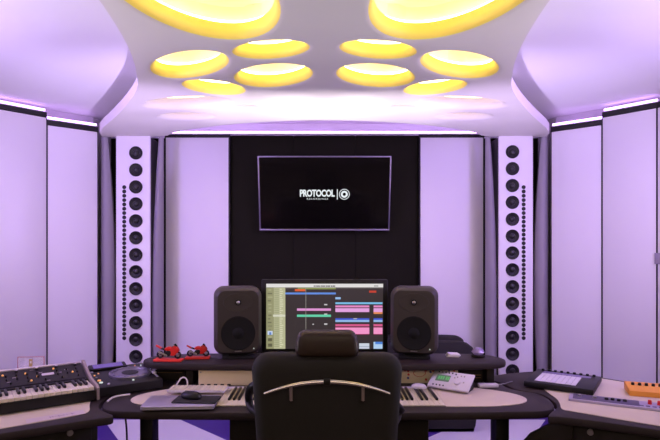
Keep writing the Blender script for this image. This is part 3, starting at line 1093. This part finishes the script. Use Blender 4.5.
# small white box behind the keys on the right of the chair
t = thing('white_mouse', 'small white mouse on the piano keys beside the chair', 'mouse', (0.478, 2.735, ZD + 0.0165), math.radians(80))
m = MB()
rings = []
for z, s in ((0, 0.94), (0.005, 1.0), (0.012, 0.95), (0.018, 0.75), (0.021, 0.4)):
    rings.append([Vector((0.028 * s * math.cos(2 * PI * k / 20), 0.038 * s * math.sin(2 * PI * k / 20), z)) for k in range(20)])
m.loft(rings, M_silver); m.build('shell', t)
t = thing('white_box', 'slim white box lying at the back of the desk with a thin stick leaning out', 'box', (0.848, 2.80, ZI), math.radians(3))
m = MB(); m.box((0, 0, 0.009), (0.10, 0.035, 0.016), M_silver, 0.002); m.build('case', t)
m = MB(); m.tube([(0.05, 0.006, 0.010), (0.10, 0.03, 0.008), (0.165, 0.09, 0.004)], 0.0025, M_steel, 8); m.build('stick', t)

# things on the shelf
t = thing('white_wedge', 'small white wedge lying on the shelf right of the right studio monitor', 'box', (X(452, 3.0), 2.985, ZS), math.radians(-4))
m = MB(); m.prism([(-0.036, 0), (0.030, 0), (0.040, 0.010), (0.028, 0.016), (-0.024, 0.018)], -0.03, 0.03, M_wire, 0.002, M=Matrix.Rotation(PI / 2, 4, 'X')); m.build('body', t)
t = thing('glass_ornament', 'small faceted glass ornament on dark foot at the right end of the shelf', 'ornament', (X(476.5, 3.0), 2.97, ZS))
t.scale = (1.4, 1.4, 1.25)
m = MB(); m.lathe([(0.026, 0), (0.028, 0.006), (0.020, 0.010)], M_dark, None, 10); m.build('foot', t)
M_crystal = mat('lilac_crystal', (190, 170, 215), 0.15, trans=0.5)
m = MB(); m.lathe([(0.018, 0.010), (0.026, 0.020), (0.020, 0.034), (0.008, 0.042)], M_crystal, None, 7); m.build('crystal', t)

# red toy motorcycles
def motorcycle(x, y, rz, s, label):
    t = thing('toy_motorcycle', label, 'toy motorcycle', (x, y, ZS), rz, 'red toy motorcycles on the shelf')
    t.scale = (s, s, s)
    m = MB(); m.box((0, 0, 0.006), (0.150, 0.055, 0.012), M_redbase, 0.003); m.build('display_base', t)
    def wheel(cx, r):
        m = MB(); m.tube([(cx + (r - 0.005) * math.cos(2 * PI * k / 28), 0, 0.0125 + r + (r - 0.005) * math.sin(2 * PI * k / 28)) for k in range(28)], 0.0052, M_rubber, 8, True)
        wh = m.build('wheel', t)
        m = MB(); m.cyl((cx, -0.004, 0.0125 + r), (cx, 0.004, 0.0125 + r), 0.005, M_steel, n=12)
        for k in range(6):
            a = 2 * PI * k / 6
            m.cyl((cx, 0, 0.0125 + r), (cx + (r - 0.008) * math.cos(a), 0, 0.0125 + r + (r - 0.008) * math.sin(a)), 0.0014, M_steel, n=6)
        m.build('rim', wh)
    wheel(-0.046, 0.020); wheel(0.050, 0.020)
    XZ = Matrix(((1, 0, 0, 0), (0, 0, 1, 0), (0, 1, 0, 0), (0, 0, 0, 1)))
    m = MB(); m.prism(chaikin([(0.006, 0.066), (0.030, 0.084), (0.044, 0.080), (0.060, 0.058), (0.052, 0.046), (0.036, 0.030), (0.012, 0.028), (0.018, 0.048)], 1), -0.013, 0.013, M_red, 0.003, M=XZ); m.build('fairing', t)
    m = MB(); m.prism([(0.036, 0.082), (0.046, 0.079), (0.036, 0.092), (0.030, 0.090)], -0.009, 0.009, M_glass, 0.001, M=XZ); m.build('windscreen', t)
    m = MB(); m.prism(chaikin([(-0.020, 0.064), (-0.012, 0.074), (0.010, 0.078), (0.018, 0.066), (0.010, 0.056), (-0.014, 0.056)], 1), -0.012, 0.012, M_red, 0.003, M=XZ); m.build('fuel_tank', t)
    m = MB(); m.prism([(-0.018, 0.064), (-0.040, 0.070), (-0.040, 0.064), (-0.018, 0.056)], -0.009, 0.009, M_rubber, 0.001, M=XZ); m.build('saddle', t)
    m = MB(); m.prism([(-0.036, 0.070), (-0.066, 0.084), (-0.068, 0.079), (-0.040, 0.062)], -0.009, 0.009, M_red, 0.001, M=XZ); m.build('tail', t)
    m = MB(); m.prism(chaikin([(-0.022, 0.026), (0.014, 0.026), (0.018, 0.052), (-0.016, 0.056)], 1), -0.010, 0.010, M_plastic, 0.002, M=XZ); m.build('engine', t)
    m = MB()
    for yy in (-0.007, 0.007):
        m.cyl((-0.046, yy, 0.0325), (-0.010, yy, 0.040), 0.0025, M_plastic, n=8)
    m.build('swing_arm', t)
    m = MB()
    for yy in (-0.008, 0.008):
        m.cyl((0.050, yy, 0.0325), (0.034, yy, 0.078), 0.0022, M_steel, n=8)
    m.build('fork', t)
    m = MB(); m.cyl((0.028, -0.022, 0.079), (0.028, 0.022, 0.079), 0.0024, M_plastic, n=8); m.build('handlebar', t)
    m = MB(); m.cyl((-0.004, -0.012, 0.030), (-0.050, -0.015, 0.050), 0.004, M_steel, 0.0055, 10); m.build('exhaust', t)


motorcycle(X(168.5, 2.862), 2.864, math.radians(-6), 1.0, 'larger red toy motorcycle on red base at the left end of the shelf')
motorcycle(X(198, 2.93), 2.925, math.radians(4), 0.88, 'smaller red toy motorcycle on red base beside the left studio monitor')

# ------------------------------------------------------------------ black synthesizer at the left
R_ = P(99.5, 401, ZD)
ang = math.radians(35.0)
syn = thing('synthesizer', 'black keyboard synthesizer with glowing knobs on the left side desk', 'synthesizer', (R_.x, R_.y, ZI + 0.0044), ang)
# local x runs left (negative) along the front, y to the back
WS, DS = 0.68, 0.36
prof = [(0, 0), (0, 0.062), (0.012, 0.064), (0.155, 0.066), (0.155, 0.070), (0.175, 0.072), (0.33, 0.122), (DS, 0.120), (DS, 0)]
YZ = lambda x0: Matrix(((0, 0, 1, x0), (1, 0, 0, 0), (0, 1, 0, 0), (0, 0, 0, 1)))
m = MB()
m.prism([(0.0, 0.0), (0.0, 0.045), (0.155, 0.045), (0.155, 0.068), (0.175, 0.070), (0.335, 0.118), (DS, 0.116), (DS, 0)], -WS + 0.02, -0.02, M_plastic, M=YZ(0)); m.build('case', syn)
for x0 in (-0.012, -WS):
    m = MB()
    m.prism([(-0.004, 0.0), (-0.004, 0.055), (0.02, 0.066), (0.15, 0.074), (0.175, 0.080), (0.335, 0.128), (DS + 0.004, 0.124), (DS + 0.004, 0)], 0, 0.012, M_cheekd, 0.002, M=YZ(x0)); m.build('end_cheek', syn)
pa = Vector((0, 0.177, 0.0715)); pb = Vector((0, 0.333, 0.1185))
pd = (pb - pa).normalized(); pn = Vector((0, -pd.z, pd.y))
PM = Matrix(((1, 0, 0, 0), (0, pd.y, pn.y, pa.y), (0, pd.z, pn.z, pa.z), (0, 0, 0, 1)))
PLn = (pb - pa).length
m = MB(); m.box((-WS / 2, PLn / 2, 0.001), (WS - 0.05, PLn, 0.002), M_synth, M=PM); m.build('control_panel', syn)
m = MB(); m.box((-WS / 2, PLn - 0.004, 0.004), (WS - 0.045, 0.012, 0.008), M_cheek, 0.002, M=PM); m.build('rear_rail', syn)
m = MB(); m.box((-WS / 2, PLn - 0.060, 0.003), (0.001, 0.001, 0.001), M_synth, M=PM)
m.box((-0.185, PLn * 0.48, 0.0025), (0.055, 0.022, 0.002), M_cheek, 0.001, M=PM); m.build('display_window', syn)
random.seed(5)
rows = ((0.84, 0.088, 0.0085), (0.60, 0.044, 0.0046), (0.38, 0.044, 0.0042), (0.16, 0.0733, 0.0042))
for ri, (v, step, r) in enumerate(rows):
    x = -0.055 - (0.0 if ri else -0.003)
    while x > -WS + 0.05:
        if abs(x + 0.185) > 0.035 or ri in (0, 3):
            m = MB()
            capm = M_cheek if ri == 0 else M_plastic
            m.lathe([(r, 0), (r * 0.95, 0.005), (r * 0.72, 0.007), (r * 0.66, 0.010)], M_plastic, PM @ Matrix.Translation((x, PLn * v, 0.002)), 14, True, True)
            kn = m.build('knob', syn)
            if ri == 0:
                m = MB(); m.lathe([(r * 0.8, 0.0105), (r * 0.7, 0.0125)], capm, PM @ Matrix.Translation((x, PLn * v, 0.002)), 14); m.build('knob_cap', kn)
        x -= step
for x, v in ((-0.075, 0.42), (-0.155, 0.76), (-0.232, 0.40), (-0.262, 0.20), (-0.28, 0.66), (-0.375, 0.70), (-0.39, 0.86)):
    m = MB(); m.lathe([(0.0050, 0), (0.0046, 0.004), (0.003, 0.006)], G_orange, PM @ Matrix.Translation((x, PLn * v, 0.002)), 12); m.build('lit_button', syn)
for k, (x, v) in enumerate(((-0.10, 0.62), (-0.13, 0.50), (-0.215, 0.62), (-0.25, 0.84), (-0.33, 0.5), (-0.19, 0.10), (-0.355, 0.28))):
    m = MB(); m.box((x, PLn * v, 0.0026), (0.016, 0.0022, 0.001), M_cheek, M=PM); m.build('panel_legend', syn)
nk = 27
kw = (WS - 0.045) / nk
w0 = b0 = None
for k in range(nk):
    x = -0.0225 - kw * (k + 0.5)
    if w0 is None:
        m = MB(); m.box((0, 0.078, 0.0545), (kw - 0.0012, 0.146, 0.016), M_keyw, 0.0015); w0 = m.build('white_key', syn, (x, 0, 0))
    else:
        c = w0.copy(); COL.objects.link(c); c.parent = syn; c.location = (x, 0, 0)
    if k % 7 not in (0, 4) and k > 0:
        xb = -0.0225 - kw * k
        if b0 is None:
            m = MB(); m.box((0, 0.105, 0.068), (0.0125, 0.095, 0.014), M_keyb, 0.003); b0 = m.build('black_key', syn, (xb, 0, 0))
        else:
            c = b0.copy(); COL.objects.link(c); c.parent = syn; c.location = (xb, 0, 0)
m = MB()
for x in (-0.06, -WS + 0.06):
    for y in (0.03, DS - 0.03):
        m.cyl((x, y, -0.004), (x, y, 0.002), 0.010, M_rubber, n=10)
m.build('rubber_feet', syn)

# thin paper sheet with faint print in front of the synthesizer
a_ = P(27, 424.5, ZD); b_ = P(86, 414.5, ZD)
t = thing('paper_sheet', 'thin translucent sheet with faint print lying in front of the black synthesizer', 'paper', (a_.x, a_.y, ZD + 0.0032), math.atan2(b_.y - a_.y, b_.x - a_.x))
LW = (b_ - a_).length
m = MB(); m.box((LW / 2, 0.035, 0.0005), (LW, 0.062, 0.0008), M_paper); m.build('sheet', t)
m = MB()
for k, (x0, w_, h_) in enumerate(((0.40, 0.012, 0.022), (0.45, 0.03, 0.018), (0.55, 0.022, 0.024), (0.63, 0.010, 0.014), (0.69, 0.026, 0.018), (0.78, 0.012, 0.024))):
    m.box((LW * x0 + w_ / 2, 0.034, 0.0012), (w_ * 0.7, h_ * 0.16, 0.0004), M_pencil)
    m.box((LW * x0, 0.034, 0.0012), (0.003, h_, 0.0004), M_pencil)
m.build('faint_print', t)

# clear acrylic card stand behind the synthesizer
t = thing('acrylic_sign', 'clear acrylic card with thin red edge standing behind the black synthesizer', 'sign', (X(31, 2.85) , 2.85, ZD), math.radians(6))
m = MB(); m.box((0, 0, 0.075), (0.132, 0.004, 0.15), M_acr); m.build('sheet', t)
m = MB()
m.box((0, -0.0005, 0.150), (0.134, 0.005, 0.002), M_pinkedge)
for sx in (-1, 1):
    m.box((sx * 0.066, -0.0005, 0.075), (0.002, 0.005, 0.15), M_pinkedge)
m.build('red_edge', t)
m = MB(); m.box((0.0, -0.003, 0.118), (0.016, 0.002, 0.040), M_tan); m.box((0, -0.0035, 0.122), (0.008, 0.002, 0.012), M_wire); m.build('emblem', t)
m = MB(); m.box((0, 0, 0.003), (0.134, 0.06, 0.006), M_acr); m.build('foot', t)

# ------------------------------------------------------------------ deck player
ca = math.radians(34.5)
fm = (P(101.5, 398, ZD) + P(158, 390.5, ZD)) / 2
cdj = thing('deck_player', 'black disc jockey deck player with round platter between synthesizer and shelf', 'deck player', (fm.x + 0.002, fm.y + 0.008, ZI + 0.0004), ca)
Wp, Dp = 0.315, 0.36
cdj.scale = (1, 1, 0.9)
m = MB()
m.prism([(0.0, 0.006), (0.0, 0.050), (0.01, 0.056), (Dp, 0.074), (Dp, 0.006)], -Wp / 2, Wp / 2, M_plastic, 0.003, M=YZ(0)); m.build('body', cdj)
m = MB()
for x in (-0.12, 0.12):
    for y in (0.04, Dp - 0.04):
        m.cyl((x, y, 0), (x, y, 0.008), 0.018, M_rubber, n=12)
m.build('foot', cdj)
tilt = math.atan2(0.018, 0.35)
TM = Matrix.Translation((0, 0.01, 0.0562)) @ Matrix.Rotation(tilt, 4, 'X')
M_platter = mat('platter_metal', (130, 124, 140), 0.3, metal=0.7)
M_purplescreen = glow('deck_display_glow', (0.22, 0.12, 0.6), 0.6)
m = MB()
m.lathe([(0.104, 0), (0.104, 0.012), (0.098, 0.016), (0.082, 0.014), (0.080, 0.010), (0.004, 0.011)], M_platter, TM @ Matrix.Translation((0.035, 0.15, 0)), 48); pl = m.build('jog_wheel', cdj)
m = MB(); m.lathe([(0.042, 0), (0.042, 0.0125), (0.03, 0.0128)], M_plastic, TM @ Matrix.Translation((0.035, 0.15, 0)), 32)
m.build('hub_display', pl)
for k in range(18):
    a = 2 * PI * k / 18
    m = MB(); m.cyl(TM @ Vector((0.035 + 0.092 * math.cos(a), 0.15 + 0.092 * math.sin(a), 0.014)), TM @ Vector((0.035 + 0.092 * math.cos(a), 0.15 + 0.092 * math.sin(a), 0.018)), 0.006, M_platter, n=8); m.build('dimple', pl)
m = MB(); m.box((-0.04, 0.315, 0.010), (0.19, 0.06, 0.020), M_plastic, 0.003, rot=(0.2, 0, 0), M=TM); sc_ = m.build('display_hood', cdj)
m = MB(); m.box((-0.04, 0.313, 0.0205), (0.15, 0.044, 0.002), M_purplescreen, rot=(0.2, 0, 0), M=TM); m.build('display', sc_)
for (x, y, mm, r) in ((-0.128, 0.06, G_white, 0.013), (-0.128, 0.10, G_orange, 0.013), (-0.13, 0.16, M_steel, 0.008), (-0.13, 0.20, G_orange, 0.006), (-0.105, 0.23, G_orange, 0.006), (-0.13, 0.27, M_alu, 0.012), (0.13, 0.29, G_white, 0.005), (0.10, 0.30, G_orange, 0.005), (-0.10, 0.02, M_silver, 0.009), (0.02, 0.03, G_white, 0.008)):
    m = MB(); m.lathe([(r * 0.7, 0), (r * 0.65, 0.005), (r * 0.4, 0.006)], mm, TM @ Matrix.Translation((x, y, 0)), 16); m.build('button', cdj)
m = MB(); m.box((0.145, 0.10, 0.001), (0.008, 0.13, 0.003), M_alu, M=TM); m.box((0.145, 0.10, 0.008), (0.018, 0.026, 0.012), M_silver, 0.002, M=TM); m.build('pitch_fader', cdj)

# thin silver cable on the left lobe of the desk
m = MB()
c0, c1, c2, c3 = P(107.5, 402.5, ZD), P(112, 398.5, ZD), P(120, 396.6, ZD), P(130, 395.4, ZD)
m.tube(open_chaikin([(p.x, p.y, ZD + 0.005) for p in (c0, c1, c2, c3)], 2), 0.0045, M_wire, 8)
tag(m.build('grey_cable'), 'pale cable curving over the left end of the middle desk', 'cable')
m = MB()
m.tube(open_chaikin([(-1.22, 2.98 + 0.32, 0.74), (-1.22, 3.28, 0.55), (-1.20, 3.3, 0.30), (-1.24, 3.32, 0.012), (-1.45, 3.4, 0.008)], 3), 0.006, M_rubber, 8)
tag(m.build('black_cable'), 'black cable hanging to the floor behind the left end of the desk', 'cable')

# ------------------------------------------------------------------ pad controller on the right
FL, FR = P(523.5, 387.5, ZD), P(591, 397, ZD)
pa_ = math.atan2(FR.y - FL.y, FR.x - FL.x)
pad = thing('pad_controller', 'black pad controller with white pad grid on the right side desk', 'controller', (FL.x, FL.y, ZD + 0.0032), pa_)
PW = (FR - FL).length * 1.035
PD_ = 0.325
m = MB(); m.box((PW / 2, PD_ / 2, 0.018), (PW, PD_, 0.028), M_plastic, 0.005); m.build('case', pad)
m = MB()
for x in (0.03, PW - 0.03):
    for y in (0.03, PD_ - 0.03):
        m.cyl((x, y, 0), (x, y, 0.006), 0.012, M_rubber, n=10)
m.build('rubber_feet', pad)
M_pad = mat('white_pad', (206, 200, 204), 0.5)
p0 = None
gx0, gy0, gw, gd = 0.045, 0.035, PW - 0.13, 0.195
for r in range(8):
    for c in range(8):
        loc = (gx0 + gw * (c + 0.5) / 8, gy0 + gd * (r + 0.5) / 8, 0.032)
        if p0 is None:
            m = MB(); m.box((0, 0, 0.0015), (gw / 8 - 0.0016, gd / 8 - 0.0016, 0.003), M_pad, 0.001); p0 = m.build('pad', pad, loc)
        else:
            k = p0.copy(); COL.objects.link(k); k.parent = pad; k.location = loc
m = MB(); m.box((PW / 2, 0.262, 0.0325), (PW - 0.09, 0.040, 0.002), mat('lilac_screen', (110, 96, 140), 0.3)); m.build('display_strip', pad)
e0 = None
for k in range(9):
    loc = (0.035 + (PW - 0.07) * k / 8, 0.302, 0.032)
    if e0 is None:
        m = MB(); m.lathe([(0.0085, 0), (0.008, 0.008), (0.006, 0.0095)], M_plastic, None, 14); e0 = m.build('knob', pad, loc)
    else:
        c = e0.copy(); COL.objects.link(c); c.parent = pad; c.location = loc

# ------------------------------------------------------------------ flat silver synth and orange box on the right
FL, FR = P(568.5, 401.6, ZD), P(660, 412.6, ZD)
sa = math.atan2(FR.y - FL.y, FR.x - FL.x)
t = thing('flat_synthesizer', 'flat lilac metal synthesizer with red knobs in front of the orange box', 'synthesizer', (FL.x, FL.y, ZD + 0.003), sa)
M_lilac = mat('lilac_metal', (176, 166, 190), 0.4, metal=0.4)
M_dlilac = mat('dark_lilac_panel', (80, 70, 96), 0.5)
WF = 0.46
m = MB(); m.box((WF / 2, 0.055, 0.006), (WF, 0.11, 0.012), M_lilac, 0.002); m.build('case', t)
m = MB(); m.box((0.155, 0.057, 0.0125), (0.275, 0.09, 0.002), M_dlilac, 0.0005); m.build('dark_panel', t)
for x, y in ((0.045, 0.06), (0.11, 0.06), (0.16, 0.055), (0.185, 0.06), (0.21, 0.055), (0.235, 0.06)):
    m = MB(); m.lathe([(0.009, 0), (0.0085, 0.008), (0.006, 0.0095)], M_steel if x < 0.12 else M_plastic, Matrix.Translation((x, y, 0.0135)), 14); m.build('knob', t)
for x in (0.335, 0.372, 0.405, 0.438):
    m = MB(); m.lathe([(0.0085, 0), (0.0075, 0.017), (0.005, 0.019)], M_red, Matrix.Translation((x, 0.07, 0.012)), 14); m.build('red_knob', t)
m = MB()
for k in range(6):
    m.box((0.30 + 0.025 * k, 0.025, 0.0125), (0.016, 0.014, 0.002), M_dlilac)
m.build('button_row', t)

FL, FR = P(629.5, 396.6, ZD), P(660, 399.2, ZD)
t = thing('drum_machine', 'orange box with black knobs at the right edge of the photo', 'drum machine', (FL.x, FL.y, ZD + 0.003), math.radians(-19))
m = MB(); m.prism([(0.0, 0.002), (0.0, 0.030), (0.006, 0.034), (0.13, 0.050), (0.135, 0.046), (0.135, 0.002)], 0, 0.30, M_orange, 0.003, M=YZ(0)); m.build('case', t)
m = MB()
for x in (0.02, 0.28):
    for y in (0.02, 0.115):
        m.cyl((x, y, 0), (x, y, 0.004), 0.009, M_rubber, n=10)
m.build('rubber_feet', t)
t.scale = (1, 1, 0.85)
for k in range(9):
    x = 0.030 + 0.030 * k
    m = MB(); m.lathe([(0.0082, 0), (0.0075, 0.013), (0.005, 0.015)], M_plastic, Matrix.Translation((x, 0.085, 0.0435)), 14); kn = m.build('knob', t)
    m = MB(); m.box((x + 0.015, 0.085, 0.0446), (0.010, 0.003, 0.001), M_wire); m.build('white_mark', t)

# small grey wall plate on the right panel
wd = (Vector((2.555, 4.15)) - Vector((2.297, 4.47)))
wp = Vector((2.297, 4.47)) + wd * 1.03
t = thing('wall_plate', 'small grey wall plate at the right edge of the photo', 'wall plate', (wp.x, wp.y, CAMZ - 13.5 * wp.y / F), math.atan2(wd.y, wd.x))
M_plate = mat('grey_plate', (150, 138, 160), 0.5)
m = MB(); m.box((-0.0, -0.010, 0), (0.05, 0.012, 0.085), M_plate, 0.002); m.build('plate', t)
m = MB(); m.box((-0.0, -0.017, 0), (0.022, 0.006, 0.04), M_plate, 0.001); m.build('rocker', t)

# ------------------------------------------------------------------ behind the desk: black armchair and floor speaker
ay = 4.40
t = thing('armchair', 'black rounded armchair partly hidden behind the right studio monitor', 'armchair', (0.80, ay, 0))
zA = CAMZ - (334.5 - YH) * (ay + 0.32) / F
zB = CAMZ - (341.5 - YH) * (ay - 0.08) / F
xr1 = X(463, ay + 0.32) - 0.80
xr2 = X(475.5, ay - 0.08) - 0.80
XZ = Matrix(((1, 0, 0, 0), (0, 0, 1, 0), (0, 1, 0, 0), (0, 0, 0, 1)))
m = MB(); m.prism(chaikin([(xr1, 0.05), (xr1, zA - 0.06), (xr1 - 0.02, zA - 0.02), (xr1 - 0.10, zA), (-0.50, zA), (-0.58, zA - 0.02), (-0.6, zA - 0.08), (-0.6, 0.05)], 2), 0.24, 0.36, M_chair, 0.03, M=XZ); m.build('backrest', t)
m = MB(); m.prism(chaikin([(xr2 - 0.012, 0.0), (xr2 - 0.01, 0.01), (xr2 + 0.012, 0.06), (xr2 + 0.012, 0.2), (xr2 + 0.01, zB - 0.10), (xr2 - 0.03, zB - 0.03), (xr2 - 0.12, zB), (-0.48, zB), (-0.58, zB - 0.03), (-0.62, zB - 0.09), (-0.60, 0.01), (-0.595, 0.0)], 1), -0.09, 0.02, M_chair, 0.03, M=XZ); m.build('front_roll', t)
m = MB(); m.box((-0.05, 0.13, 0.22), (0.9, 0.22, 0.40), M_chair, 0.04, seg=3); m.build('seat', t)
